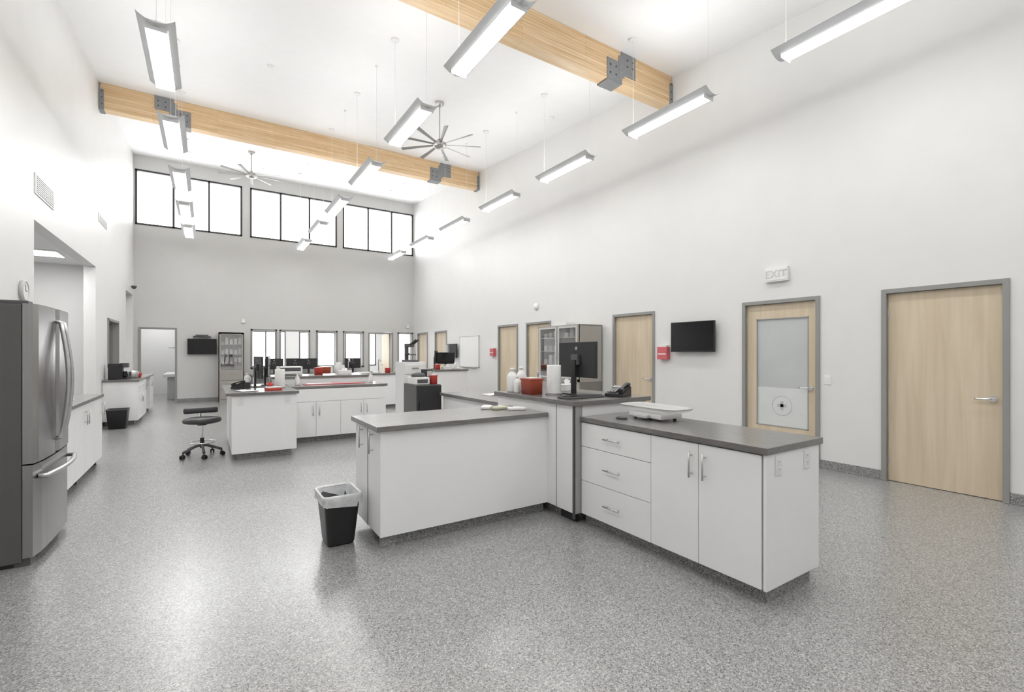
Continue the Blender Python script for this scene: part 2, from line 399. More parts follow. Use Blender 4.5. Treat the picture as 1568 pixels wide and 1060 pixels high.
# ---------------------------------------------------------------- ceiling fans
def fan(x,y,z,R,rot):
    b=B(); zc=C(y)
    b.lathe([(0,zc+.01),(.085,zc+.01),(.08,zc-.05),(.03,zc-.09),(.0,zc-.09)],(x,y,0),NICKEL)
    b.cyl((x,y,zc-.08),(x,y,z+.05),.014,NICKEL)
    b.lathe([(0,.10),(.04,.10),(.05,.05),(.11,.04),(.13,.01),(.12,-.04),(.07,-.07),(0,-.075)],(x,y,z),NICKEL)
    for k in range(9):
        a=rot+k*2*math.pi/9
        M=Matrix.Translation((x,y,z))@Matrix.Rotation(a,4,'Z')@Matrix.Rotation(math.radians(12),4,'X')
        g=[[(.1+(R-.1)*t,-.024-.018*t,0),(.1+(R-.1)*t,.0,.008),(.1+(R-.1)*t,.024+.018*t,0)] for t in (0,.1,.3,.6,1)]
        b.sheet(g,NICKEL,.006,mtx=M)
    b.obj('ceiling_fan')
fan(3.785,8.44,5.50,.80,.25); fan(.98,14.3,6.18,.78,.1)

# ---------------------------------------------------------------- cabinets
KH=.09
def handle(b,side,plane,u,z,horiz):
    ax=side[1]; s=-1 if side[0]=='-' else 1
    def P(u,z,off): return (plane+s*off,u,z) if ax=='x' else (u,plane+s*off,z)
    L=.085
    if horiz:
        b.tube([P(u-L,z,.032),P(u+L,z,.032)],.006,NICKEL,8)
        for q in (-.06,.06): b.cyl(P(u+q,z,0),P(u+q,z,.032),.0045,NICKEL,seg=8)
    else:
        b.tube([P(u,z-L,.032),P(u,z+L,.032)],.006,NICKEL,8)
        for q in (-.06,.06): b.cyl(P(u,z+q,0),P(u,z+q,.032),.0045,NICKEL,seg=8)
def front(b,side,plane,ua,ub,za,zb,h=None):
    s=-1 if side[0]=='-' else 1; g=.002; p1=plane+s*.02
    if side[1]=='x': b.box(plane+s*.001,p1,ua+g,ub-g,za+g,zb-g,WHITE,.0015)
    else: b.box(ua+g,ub-g,plane+s*.001,p1,za+g,zb-g,WHITE,.0015)
    if h=='h': handle(b,side,p1,(ua+ub)/2,(za+zb)/2,True)
    if h=='a': handle(b,side,p1,ua+.05,zb-.14,False)
    if h=='b': handle(b,side,p1,ub-.05,zb-.14,False)
def carcass(b,x0,x1,y0,y1,h,top=None,ov=(.03,.03,.03,.03),kick=.07,gap=False,kicks=None):
    k=kicks or (kick,)*4
    b.box(x0+k[0],x1-k[1],y0+k[2],y1-k[3],0,KH+.002,COVE)
    b.box(x0,x1,y0,y1,KH,h-.04,GAP if gap else WHITE)
    b.box(x0-ov[0],x1+ov[1],y0-ov[2],y1+ov[3],h-.04,h,top or TOPM,.003)
def outlet(b,side,plane,u,z):
    s=-1 if side[0]=='-' else 1
    def bx(ua,ub,za,zb,o,m):
        if side[1]=='x': b.box(plane,plane+s*o,ua,ub,za,zb,m,.001)
        else: b.box(ua,ub,plane,plane+s*o,za,zb,m,.001)
    bx(u-.036,u+.036,z-.058,z+.058,.006,WPL)
    for dz in (-.022,.022):
        bx(u-.017,u+.017,z+dz-.015,z+dz+.015,.009,WPL)
        for du in (-.006,.006): bx(u+du-.0015,u+du+.0015,z+dz-.004,z+dz+.006,.0095,DGREY)
H=.915; HR=1.045
# ---- main island (plus-shaped)
b=B()
carcass(b,2.70,3.29,1.48,3.06,H,ov=(.04,.03,.03,-.01),kicks=(.04,.06,.01,0),gap=False)
fx=2.70
b.box(2.695,2.701,1.485,3.055,KH+.005,.87,GAP)
front(b,'-x',fx-.005,2.295,3.045,.665,.868,'h'); front(b,'-x',fx-.005,2.295,3.045,.375,.665,'h'); front(b,'-x',fx-.005,2.295,3.045,KH,.375,'h')
front(b,'-x',fx-.005,1.905,2.295,KH,.868,'a'); front(b,'-x',fx-.005,1.49,1.905,KH,.868,'b')
b.box(2.675,3.29,1.462,1.4815,KH,.872,WHITE,.002)
outlet(b,'-y',1.462,2.80,.80); outlet(b,'-y',1.462,3.13,.80)
carcass(b,1.07,2.61,3.44,4.12,H,TOPX,ov=(.035,-.01,.03,.03),kicks=(.12,0,.06,.06))
handle(b,'-x',1.07,3.62,.77,False); handle(b,'-x',1.07,3.90,.77,False)
b.box(1.066,1.071,3.7615,3.7645,KH,.87,GAP)
b.box(1.09,1.19,3.47,3.53,0,.09,COVE)
b.box(2.68,3.45,3.14,4.28,0,KH+.002,COVE)
b.box(2.61,3.5,3.065,4.31,KH,HR-.04,WHITE)
b.box(2.60,2.69,3.05,3.066,KH,HR-.04,MGREY); b.box(2.598,2.612,3.05,3.07,.05,HR-.04,DGREY)
b.box(2.66,2.70,3.10,3.3,0,KH,BLACK)
b.box(2.58,3.54,3.035,4.34,HR-.04,HR,TOPM,.003)
b.box(2.605,2.611,3.3,3.303,KH,HR-.04,GAP)
carcass(b,2.70,3.29,4.32,5.9,H,ov=(.04,.03,-.01,.03))
b.obj('cabinet_island')
# ---- second island
b=B()
carcass(b,.27,1.07,7.33,9.2,H,ov=(.07,.03,.03,.03))
outlet(b,'-y',7.33,.38,.80); outlet(b,'-y',7.33,.96,.80)
carcass(b,1.10,2.64,8.2,8.9,H,TOPX,ov=(-.01,.03,.03,.03))
b.box(1.11,2.63,8.195,8.201,KH+.005,.87,GAP)
w=(2.64-1.1)/4
for k in range(4): front(b,'-y',8.195,1.1+k*w,1.1+(k+1)*w,KH,.66,'b' if k%2==0 else 'a')
front(b,'-y',8.195,1.1,2.64,.66,.87)
b.box(1.0,2.5,8.96,9.7,.0,.09,COVE); b.box(.95,2.55,8.95,9.75,KH,HR-.04,WHITE); b.box(.92,2.58,8.93,9.78,HR-.04,HR,TOPX,.003)
b.obj('treatment_counter')
b=B(); carcass(b,2.2,4.7,12.2,12.95,H,TOPX); b.obj('sink_counter')
b=B(); carcass(b,4.6,5.45,10.5,11.6,HR,TOPX); b.obj('workstation_counter')
# ---- left wall counters
b=B()
carcass(b,XL+.005,-1.19,5.52,8.15,H,ov=(-.002,.035,.0,.03),kicks=(.0,.07,.02,.05))
for k in range(5):
    a=5.55+k*.52; front(b,'+x',-1.19,a,a+.52,KH,.87,'a' if k%2 else 'b')
b.box(-1.6,-1.3,6.9,7.4,H-.001,H+.003,STEEL)
b.tube([(-1.62,7.15,H),(-1.62,7.15,H+.22),(-1.58,7.15,H+.28),(-1.5,7.15,H+.28),(-1.46,7.15,H+.22)],.012,CHROME)
for yy in (7.0,8.08): b.cyl((-1.24,yy,0),(-1.24,yy,.09),.022,BLACK)
b.obj('sink_base_cabinet')
b=B()
carcass(b,XL+.005,-1.2,12.1,13.6,H,ov=(-.002,.035,.03,.0),kicks=(.02,.07,.07,.05))
for k in range(3): front(b,'+x',-1.2,12.1+k*.5,12.6+k*.5,.66 if k<2 else KH,.87,'h' if k<2 else 'a')
front(b,'+x',-1.2,12.1,12.6,KH,.66,'b'); front(b,'+x',-1.2,12.6,13.1,KH,.66,'a')
b.box(XL+.01,-1.2,14.5,15.2,.09,H-.04,WHITE); b.box(XL+.02,-1.27,14.55,15.15,0,.09,COVE)
b.box(XL+.005,-1.165,13.6,15.23,H-.04,H,TOPM,.003)
front(b,'+x',-1.2,14.5,15.2,KH,.87,'a')
for yy in (12.2,13.5): b.cyl((-1.28,yy,0),(-1.28,yy,.09),.02,BLACK)
b.obj('base_cabinet')
b=B()
b.box(1.1,4.5,16.1,16.75,.75,.79,TOPX,.003)
for x in (1.15,2.3,3.4,4.42): b.box(x,x+.03,16.15,16.72,0,.75,WHITE)
b.obj('office_desk')

# ---------------------------------------------------------------- refrigerator
b=B(); fx=-.98; y0,y1=4.48,5.42
b.box(-1.70,-1.06,y0+.005,y1-.005,.03,1.79,FRIDGES,.006)
b.box(-1.66,-1.05,y0+.03,y1-.03,0,.04,BLACK)
def fdoor(ya,yb,za,zb):
    n=8; poly=[(-1.055,ya),]
    for k in range(n+1):
        t=k/n; y=ya+(yb-ya)*t
        s=((y-(y0+y1)/2)/((y1-y0)/2)); e=.02*(1-s*s)
        edge=.012 if k in(0,n) else 0
        poly.append((fx-.012+e-edge,y))
    poly.append((-1.055,yb))
    b.prism(poly,za,zb,FRIDGE)
ym=(y0+y1)/2
fdoor(y0,ym-.003,.70,1.795); fdoor(ym+.003,y1,.70,1.795); fdoor(y0,y1,.06,.69)
for s in (-1,1):
    yy=ym+s*.045
    pts=[(fx+.0,yy,.80)]+[(fx+.035+.045*math.sin(math.pi*t),yy+s*.012*math.sin(math.pi*t),.81+.88*t) for t in [k/12 for k in range(13)]]+[(fx,yy,1.70)]
    b.tube(pts,.014,STEEL,10)
pts=[(fx-.01,y0+.06,.60)]+[(fx+.035+.04*math.sin(math.pi*t),y0+.065+.81*t,.60) for t in [k/12 for k in range(13)]]+[(fx-.01,y1-.06,.60)]
b.tube(pts,.016,STEEL,10)
for yy in (y0+.02,y1-.12): b.box(-1.17,-1.03,yy,yy+.1,1.79,1.815,DGREY,.004)
b.box(-1.1,-1.02,y0+.02,y0+.14,0,.06,FRIDGES)
b.obj('refrigerator')

# ---------------------------------------------------------------- wall-mounted things
def tv_x(y0,y1,z0,z1,name='wall_tv'):
    b=B(); b.box(XR-.10,XR-.06,y0,y1,z0,z1,BLACK,.006); b.box(XR-.102,XR-.099,y0+.012,y1-.012,z0+.02,z1-.012,SCREEN)
    b.box(XR-.062,XR-.001,(y0+y1)/2-.1,(y0+y1)/2+.1,(z0+z1)/2-.1,(z0+z1)/2+.1,DGREY)
    b.box(XR-.08,XR-.05,y0+.1,y1-.1,z0+.06,z1-.06,DGREY); b.obj(name)
tv_x(4.29,5.08,1.47,1.95); tv_x(13.05,13.78,1.3,1.73)
b=B(); b.box(-.50,.225,YB-.10,YB-.06,1.41,1.87,BLACK,.006); b.box(-.488,.213,YB-.102,YB-.099,1.43,1.86,SCREEN); b.box(-.25,0,YB-.062,YB-.001,1.55,1.75,DGREY)
b.obj('wall_tv')
b=B(); b.box(-.36,.08,YB-.12,YB-.001,1.93,1.95,DGREY); b.box(-.3,.02,YB-.11,YB-.02,1.95,1.99,DGREY,.004); b.obj('media_shelf')
def redbox(y,z,w,h):
    b=B(); b.box(XR-.09,XR-.001,y-w/2,y+w/2,z-h/2,z+h/2,REDL,.008); b.box(XR-.093,XR-.089,y-w/2+.02,y+w/2-.02,z-h/2+.08,z-h/2+.10,WPL)
    b.box(XR-.08,XR-.001,y-w/2+.02,y+w/2-.02,z+h/2,z+h/2+.03,WPL,.004); b.obj('sharps_wall_box')
redbox(5.27,1.45,.20,.21); redbox(10.92,1.47,.20,.2)
b=B(); b.box(XR-.05,XR-.001,3.25,3.55,2.42,2.62,WPL,.008); b.box(XR-.055,XR-.05,3.27,3.53,2.44,2.60,WPL,.003)
es=b.obj('exit_sign')
tc=bpy.data.curves.new('exit_letters','FONT'); tc.body='EXIT'; tc.size=.14; tc.extrude=.002; tc.align_x='CENTER'; tc.align_y='CENTER'; tc.materials.append(mat('exit_letters',(.60,.62,.60),.4))
to=bpy.data.objects.new('letters',tc); scene.collection.objects.link(to); to.parent=es
to.location=Vector((XR-.057,3.40,2.52))-es.location; to.rotation_euler=(math.pi/2,0,-math.pi/2)
B().box(XR-.006,XR,2.75,2.83,1.06,1.18,WPL,.002).box(XR-.010,XR-.005,2.775,2.805,1.085,1.155,WPL,.001).obj('light_switch')
b=B(); M=Matrix.Rotation(-math.pi/2,4,'Y'); b.lathe([(0,0),(.085,0),(.085,.02),(.06,.05),(0,.055)],(XR-.001,8.98,2.54),WPL,mtx=M); b.obj('wall_speaker')
b=B(); b.box(XR-.02,XR-.001,11.76,12.95,1.04,1.94,WPL); 
for q in ((11.75,12.96,1.03,1.05),(11.75,12.96,1.93,1.95),(11.75,11.77,1.03,1.95),(12.94,12.96,1.03,1.95)): b.box(XR-.025,XR-.001,*q,LGREY)
b.box(XR-.07,XR-.001,11.9,12.8,1.02,1.035,MGREY); b.obj('whiteboard')
b=B(); M=Matrix.Rotation(math.pi/2,4,'Y'); b.lathe([(0,0),(.115,0),(.115,.035),(.10,.04),(.098,.03),(0,.03)],(XL+.001,7.36,2.15),LGREY,mtx=M)
b.cyl((XL+.028,7.36,2.15),(XL+.033,7.36,2.15),.098,WPL,seg=28)
b.box(XL+.034,XL+.036,7.357,7.363,2.15,2.22,BLACK).box(XL+.034,XL+.036,7.36,7.41,2.147,2.153,BLACK); b.obj('wall_clock')
b=B(); b.box(XL,XL+.012,7.82,8.65,3.37,3.62,WPL,.002); b.box(XL+.011,XL+.0125,7.85,8.62,3.385,3.605,LGREY)
for k in range(9): b.box(XL+.012,XL+.02,7.86,8.61,3.395+k*.024,3.404+k*.024,WPL)
b.obj('wall_vent')
b=B(); b.box(XL,XL+.012,11.75,12.6,3.97,4.12,WPL,.002); b.box(XL+.011,XL+.0125,11.78,12.57,3.985,4.105,LGREY)
for k in range(5): b.box(XL+.012,XL+.02,11.8,12.55,3.99+k*.024,3.999+k*.024,WPL)
b.obj('wall_vent')
b=B(); b.cyl((XL,15.9,3.22),(XL+.1,15.9,3.22),.02,WPL); b.lathe([(0,0.03),(.06,.03),(.06,0),(.04,-.045),(0,-.06)],(XL+.1,15.9,3.2),DGREY); b.obj('security_camera')
B().box(.88,.98,YB-.04,YB-.001,2.38,2.5,WPL,.006).obj('alarm_strobe')
B().box(6.2,6.3,YB-.04,YB-.001,2.36,2.48,WPL,.006).obj('alarm_strobe')
for x,y in ((5.9,2.9),(5.9,7.6),(3.5,13.6),(.9,9.0)):
    b=B(); b.lathe([(0,0),(.05,0),(.05,-.02),(.02,-.035),(0,-.035)],(x,y,C(y)+.004),WPL); b.obj('smoke_detector')

# ---------------------------------------------------------------- glass cabinets
def shelves_items(b,x0,x1,y0,y1,z,n,axis='y'):
    for k in range(n):
        t=(k+.5)/n; h=random.uniform(.08,.2); m=random.choice([WPL,WPL,LGREY,PAPER,PAPER,LGREY,WPL])
        if axis=='y': yy=y0+(y1-y0)*t; b.box(x0+.08,x1-.15,yy-.05,yy+.05,z,z+h,m,.004)
        else: xx=x0+(x1-x0)*t; b.box(xx-.04,xx+.04,y0+.1,y1-.1,z,z+h,m,.004)
b=B(); x0,x1,y0,y1,zt=5.88,6.47,6.76,8.05,2.0
b.box(x0,x1,y0,y0+.02,0.05,zt,TAUPE).box(x0,x1,y1-.02,y1,0.05,zt,TAUPE).box(x0,x1,y0,y1,zt-.03,zt,TAUPE).box(x1-.02,x1,y0,y1,.05,zt,WPL).box(x0+.02,x1,y0,y1,0,.9,TAUPE)
b.box(x0,x0+.02,(y0+y1)/2-.03,(y0+y1)/2+.03,.9,zt,TAUPE).box(x0,x0+.02,y0,y1,.88,.95,TAUPE).box(x0,x0+.02,y0,y0+.05,.9,zt,TAUPE).box(x0,x0+.02,y1-.05,y1,.9,zt,TAUPE)
for z in (1.2,1.48,1.75): 
    b.box(x0+.03,x1-.02,y0+.02,y1-.02,z,z+.012,WPL); shelves_items(b,x0,x1,y0+.05,y1-.05,z+.012,7)
for ya,yb in ((y0+.05,(y0+y1)/2-.032),((y0+y1)/2+.032,y1-.05)):
    b.box(x0-.008,x0-.003,ya+.03,yb-.03,.98,zt-.06,CGLASS)
    for q in ((ya,ya+.03,.95,zt-.03),(yb-.03,yb,.95,zt-.03),(ya+.03,yb-.03,.95,.98),(ya+.03,yb-.03,zt-.06,zt-.03)): b.box(x0-.015,x0+.001,*q,LGREY)
    b.cyl((x0-.035,(ya+yb)/2+(.25 if ya<7.3 else -.25),1.3),(x0-.035,(ya+yb)/2+(.25 if ya<7.3 else -.25),1.45),.006,CHROME,seg=8)
    for hz in (1.31,1.44): b.cyl((x0-.035,(ya+yb)/2+(.25 if ya<7.3 else -.25),hz),(x0-.014,(ya+yb)/2+(.25 if ya<7.3 else -.25),hz),.004,CHROME,seg=6)
for k in range(2):
    for j in range(2): b.box(x0,x0+.02,y0+.03+k*.62,y0+.6+k*.62,.1+j*.4,.47+j*.4,TAUPE,.003)
b.box(x0+.05,x0+.3,7.2,7.6,zt,zt+.06,WPL,.004)
b.obj('supply_cabinet')
b=B(); x0,x1,y0,y1,zt=.27,.92,16.35,16.78,2.06
b.box(x0,x0+.02,y0,y1,0,zt,TAUPE).box(x1-.02,x1,y0,y1,0,zt,TAUPE).box(x0,x1,y0,y1,zt-.04,zt,TAUPE).box(x0,x1,y1-.02,y1,0,zt,WPL).box(x0,x1,y0+.02,y1,0,.95,TAUPE)
b.box(x0,x0+.05,y0,y0+.02,0,zt,TAUPE).box(x1-.05,x1,y0,y0+.02,0,zt,TAUPE).box(x0,x1,y0,y0+.02,zt-.06,zt,TAUPE)
for z in (1.12,1.4,1.7): b.box(x0+.02,x1-.02,y0+.03,y1-.02,z,z+.012,WPL); shelves_items(b,x0+.04,x1-.04,y0,y1,z+.012,5,'x')
for z in (.08,.36,.64): b.box(x0+.05,x1-.05,y0,y0+.02,z,z+.26,TAUPE,.003); b.cyl((x0+.25,y0-.02,z+.2),(x1-.25,y0-.02,z+.2),.006,CHROME,seg=8)
b.box(x0+.05,x1-.05,y0+.005,y0+.01,.95,zt-.06,CGLASS); b.obj('glass_front_cabinet')

# ---------------------------------------------------------------- trash can
def rrect(w,d,r,n=5):
    pts=[]
    for cx,cy,a0 in ((w/2-r,d/2-r,0),(-w/2+r,d/2-r,90),(-w/2+r,-d/2+r,180),(w/2-r,-d/2+r,270)):
        for k in range(n+1):
            a=math.radians(a0+90*k/n); pts.append((cx+r*math.cos(a),cy+r*math.sin(a)))
    return pts
def loft(b,sections,m,thick=0,mtx=None,cap=True):
    t=bmesh.new(); R=[]
    for poly,z in sections: R.append([t.verts.new((p[0],p[1],z if not isinstance(z,(list,tuple)) else z[i])) for i,p in enumerate(poly)])
    n=len(R[0])
    for a,c in zip(R,R[1:]):
        for k in range(n): t.faces.new([a[k],a[(k+1)%n],c[(k+1)%n],c[k]])
    if cap: t.faces.new(R[0][::-1])
    if thick: bmesh.ops.solidify(t,geom=t.faces[:],thickness=thick)
    b.add(t,m,mtx,True)
b=B(); M=place(.85,3.80,0,0)
loft(b,[(rrect(.19,.22,.03),0.002),(rrect(.20,.24,.03),.02),(rrect(.26,.33,.035),.355),(rrect(.275,.345,.035),.36),(rrect(.275,.345,.035),.385),(rrect(.255,.32,.035),.385),(rrect(.19,.23,.03),.02)],BLACK,mtx=M)
def jit(poly,a): return [(x*(1+random.uniform(-a,a)),y*(1+random.uniform(-a,a))) for x,y in poly]
N=len(rrect(1,1,.1,8))
secs=[(jit(rrect(.20,.25,.04,8),.04),.16),(jit(rrect(.24,.30,.04,8),.03),.30),(rrect(.25,.315,.04,8),.38),(jit(rrect(.275,.345,.04,8),.02),.398),(jit(rrect(.295,.365,.045,8),.02),.385),
      (jit(rrect(.285,.355,.045,8),.03),[.355+random.uniform(-.012,.008) for _ in range(N)]),(jit(rrect(.29,.355,.045,8),.025),[.325+random.uniform(-.03,.02) for _ in range(N)])]
loft(b,secs,BAG,mtx=M,cap=True)
b.obj('trash_can')
b=B(); M=place(-1.45,11.72)
loft(b,[(rrect(.26,.26,.03),.002),(rrect(.32,.34,.03),.35),(rrect(.33,.36,.03),.355),(rrect(.33,.36,.03),.375),(rrect(.30,.32,.03),.375),(rrect(.25,.26,.03),.05)],BLACK,mtx=M)
b.obj('trash_can')

# ---------------------------------------------------------------- stool
b=B(); 
for k in range(5):
    a=k*2*math.pi/5+.95; c,s=math.cos(a),math.sin(a)
    b.tube([(0,0,.16),(.08*c,.08*s,.15),(.18*c,.18*s,.11),(.24*c,.24*s,.085)],.018,DGREY)
    M=Matrix.Translation((.24*c,.24*s,0))@Matrix.Rotation(a+.6,4,'Z')
    b.cyl((0,0,.05),(0,0,.09),.008,BLACK,seg=10,mtx=M)
    for q in (-.018,.018): b.cyl((0.01,q-.008,.027),(0.01,q+.008,.027),.027,BLACK,seg=16,mtx=M)
    b.box(-.02,.02,-.012,.012,.03,.06,BLACK,.004,mtx=M)
b.cyl((0,0,.12),(0,0,.26),.026,BLACK); b.cyl((0,0,.26),(0,0,.46),.016,CHROME); b.cyl((0,0,.44),(0,0,.47),.06,BLACK)
b.tube([(.16*math.cos(t),.16*math.sin(t),.20) for t in [k/24*2*math.pi for k in range(25)]],.008,CHROME,8)
b.lathe([(0,-.02),(.17,-.02),(.215,-.005),(.225,.02),(.215,.045),(.17,.06),(0,.055)],(0,0,.485),VINYL,sx=1.05,sy=.9)
b.tube([(0,0,.47),(0,.2,.465),(0,.245,.5),(0,.24,.60)],.012,CHROME)
b.box(-.21,.21,.16,.225,.585,.67,VINYL,.028)
b.obj('rolling_stool',origin=(0,0,0),mtx=place(-.065,7.93,0,math.radians(5)))

# ---------------------------------------------------------------- desk things
def monitor(x,y,z,rz,w=.55,h=.33,lift=.17,name='computer_monitor'):
    b=B(); 
    b.box(-.12,.12,-.09,.09,0.001,.012,BLACK,.004)
    b.box(-.03,.03,.02,.045,.01,lift+h*.5,BLACK,.004)
    b.box(-.05,.05,.0,.03,lift+h*.35,lift+h*.65,DGREY,.004)
    b.box(-w/2,w/2,-.03,0,lift,lift+h,BLACK,.006); b.box(-w/2+.012,w/2-.012,-.0315,-.029,lift+.015,lift+h-.012,SCREEN)
    b.cyl((.0,0.0,lift+h*.82),(.0,.003,lift+h*.82),.018,MGREY)
    return b.obj(name,origin=(0,0,0),mtx=place(x,y,z,rz))
monitor(3.07,3.57,HR,math.radians(90),.55,.35,.17)
b=B(); b.box(-.075,.075,-.22,.22,0.001,.018,DGREY,.004)
for i in range(4):
    for j in range(12): b.box(-.058+i*.03,-.034+i*.03,-.205+j*.034,-.178+j*.034,.018,.024,BLACK)
b.obj('keyboard',origin=(0,0,0),mtx=place(2.88,3.28,HR,math.radians(90)))
def phone(x,y,z,rz):
    b=B(); 
    b.prism([(-.1,0.001),(.1,0.001),(.1,.03),(-.1,.09)],-.09,.09,BLACK,mtx=Matrix.Rotation(math.pi/2,4,'X'))
    M=Matrix.Translation((0,0,.062))@Matrix.Rotation(.29,4,'Y')
    b.box(-.1,.095,.04,.085,.0,.018,BLACK,.006,mtx=M); b.box(-.1,-.05,.035,.09,.01,.04,BLACK,.01,mtx=M); b.box(.045,.095,.035,.09,.01,.04,BLACK,.01,mtx=M); b.box(-.09,.09,.045,.08,.03,.045,BLACK,.006,mtx=M)
    b.box(-.085,-.03,-.075,.02,.002,.012,MGREY,.002,mtx=M)
    for i in range(4):
        for j in range(3): b.box(-.01+i*.024,.006+i*.024,-.07+j*.03,-.05+j*.03,.004,.012,MGREY,mtx=M)
    b.obj('desk_phone',origin=(0,0,0),mtx=place(x,y,z,rz))
phone(3.27,3.2,HR,math.radians(200)); phone(.42,8.2,H,math.radians(150))
def roll(x,y,z):
    z+=.001
    b=B(); b.cyl((x,y,z),(x,y,z+.012),.08,STEEL,seg=28); b.cyl((x,y,z+.01),(x,y,z+.33),.006,STEEL)
    b.lathe([(.02,.015),(.068,.015),(.07,.02),(.07,.285),(.068,.29),(.02,.29),(.02,.015)],(x,y,z),PAPER); b.obj('paper_towel_roll')
roll(2.86,3.66,HR); roll(.93,8.0,H)
def sharps(x,y,z,w,d,h,m,r=0):
    b=B(); M=place(x,y,z,r)
    loft(b,[(rrect(w*.96,d*.96,.012),0.001),(rrect(w,d,.012),h*.85)],m,mtx=M); b.box(-w/2-.006,w/2+.006,-d/2-.006,d/2+.006,h*.85,h*.95,m,.006,mtx=M); b.box(-w*.3,w*.3,-d*.3,d*.3,h*.95,h,WPL,.003,mtx=M)
    b.obj('sharps_container')
sharps(2.735,3.86,HR,.15,.18,.165,TERRA)
def jug(x,y,z,h=.24,r=.05):
    z+=.001
    b=B(); b.lathe([(0,0),(r*.95,0),(r,.01),(r,h*.62),(r*.8,h*.75),(r*.35,h*.85),(r*.35,h*.9),(r*.42,h*.9),(r*.42,h),(0,h)],(x,y,z),WPL); 
    b.tube([(x+r*.8,y,z+h*.3),(x+r*1.3,y,z+h*.4),(x+r*1.3,y,z+h*.6),(x+r*.6,y,z+h*.76)],.008,WPL,8); b.obj('disinfectant_jug')
jug(2.70,4.17,HR,.25,.055); jug(2.85,4.22,HR,.26,.05); jug(2.68,4.04,HR,.17,.035)
def spray(x,y,z,r=0,m=None):
    b=B(); b.lathe([(0,0.001),(.035,0.001),(.037,.01),(.037,.12),(.015,.16),(.015,.18),(0,.18)],(0,0,0),m or WPL); b.box(-.045,.03,-.012,.012,.18,.21,LGREY,.004); b.box(-.03,-.018,-.006,.006,.14,.18,MGREY,.002)
    b.obj('spray_bottle',origin=(0,0,0),mtx=place(x,y,z,r))
spray(3.0,4.1,HR,.5); spray(3.25,4.2,HR,1.2,GREEN)
def tissue(x,y,z,r,m):
    b=B(); b.box(-.12,.12,-.06,.06,.001,.07,m,.003); b.box(-.06,.06,-.02,.02,.07,.073,WPL,.001); b.sheet([[(-.04,-.01,.07),(-.05,0,.11)],[(0,.01,.07),(.01,.01,.13)],[(.04,-.01,.07),(.05,-.015,.105)]],PAPER,.002); b.obj('tissue_box',origin=(0,0,0),mtx=place(x,y,z,r))
tissue(3.3,4.0,HR,.3,WPL)
for k,(x,y,r) in enumerate(((2.36,3.86,.3),(2.46,3.72,-.3),(2.28,3.98,.9))):
    b=B(); b.box(-.085,.085,-.045,.045,0.001,.028,[GREEN,WPL,PAPER][k],.01); b.box(-.03,.03,-.02,.02,.027,.034,WPL,.003); b.obj('wipes_pack',origin=(0,0,0),mtx=place(x,y,H,r))
# baby scale
b=B()
b.box(-.12,.12,-.18,.18,.015,.055,WPL,.012)
for sx in (-1,1):
    for sy in (-1,1): b.cyl((sx*.09,sy*.13,0.001),(sx*.09,sy*.13,.02),.014,DGREY)
g=[]
for i in range(17):
    p=-1+2*i/16; row=[]
    for j in range(25):
        q=-1+2*j/24
        # square -> rounded (superellipse-like) plan
        uu=.155*p*math.sqrt(max(0,1-.30*q**6)); vv=.31*q*math.sqrt(max(0,1-.22*p**6))
        z=.06+.045*max(abs(p),abs(q)**1.6)**4
        row.append((uu,vv,z))
    g.append(row)
b.sheet(g,WPL,.010)
b.box(-.17,-.12,-.07,.07,.02,.045,LGREY,.006)
b.obj('baby_scale',origin=(0,0,0),mtx=place(3.10,2.62,H,math.radians(-4)))
b=B(); b.lathe([(0,0.001),(.03,0.001),(.032,.01),(.02,.022),(0,.024)],(0,0,0),DGREY,sy=1.5); b.obj('computer_mouse',origin=(0,0,0),mtx=place(2.85,2.75,H,.5))
# mini fridge and drawer tower
b=B(); b.box(2.36,2.72,6.02,6.5,.02,1.02,FRIDGES,.006); b.box(2.365,2.715,5.99,6.02,.05,1.01,BLACK,.006); b.cyl((2.40,5.97,.5),(2.40,5.97,.8),.008,BLACK); b.box(2.395,2.405,5.97,5.995,.52,.54,BLACK); b.box(2.395,2.405,5.97,5.995,.76,.78,BLACK)
b.box(2.38,2.70,6.04,6.48,0,.03,BLACK); b.obj('mini_fridge')
b=B(); b.box(2.38,2.72,6.56,6.92,.03,1.32,WPL,.006)
for k in range(8): b.box(2.39,2.71,6.548,6.56,.06+k*.155,.20+k*.155,WPL,.004); b.box(2.5,2.6,6.538,6.55,.14+k*.155,.155+k*.155,MGREY)
b.box(2.40,2.70,6.58,6.90,0,.03,DGREY); b.obj('drawer_tower')
b=B(); b.box(2.37,2.58,6.08,6.38,1.021,1.12,WPL,.012); b.lathe([(0,0),(.09,0),(.10,.02),(.08,.05),(0,.065)],(2.47,6.23,1.12),DGREY); b.box(2.40,2.55,6.076,6.081,1.04,1.09,DGREY); b.obj('centrifuge')
sharps(2.65,6.12,1.02,.09,.09,.13,RED)
b=B(); b.box(-.05,.05,-.07,.07,.001,.2,BLACK,.006); b.box(-.04,.04,-.072,-.069,.1,.18,LGREY); b.obj('label_printer',origin=(0,0,0),mtx=place(2.65,6.36,1.02,.2))
b=B(); b.box(-.08,.08,-.1,.1,0.001,.03,DGREY,.008); b.box(-.025,.025,.05,.09,.03,.26,DGREY,.01); b.box(-.06,.06,-.06,.06,.1,.115,BLACK,.003); b.box(-.03,.03,-.05,.09,.22,.27,DGREY,.01)
b.box(-.02,.02,.03,.06,.1,.13,DGREY)
b.cyl((0,-.02,.22),(0,-.02,.13),.018,CHROME); 
for s in (-1,1): b.cyl((s*.03,-.02,.26),(s*.03,-.12,.33),.014,BLACK)
b.obj('microscope',origin=(0,0,0),mtx=place(2.55,6.74,1.32,.6))
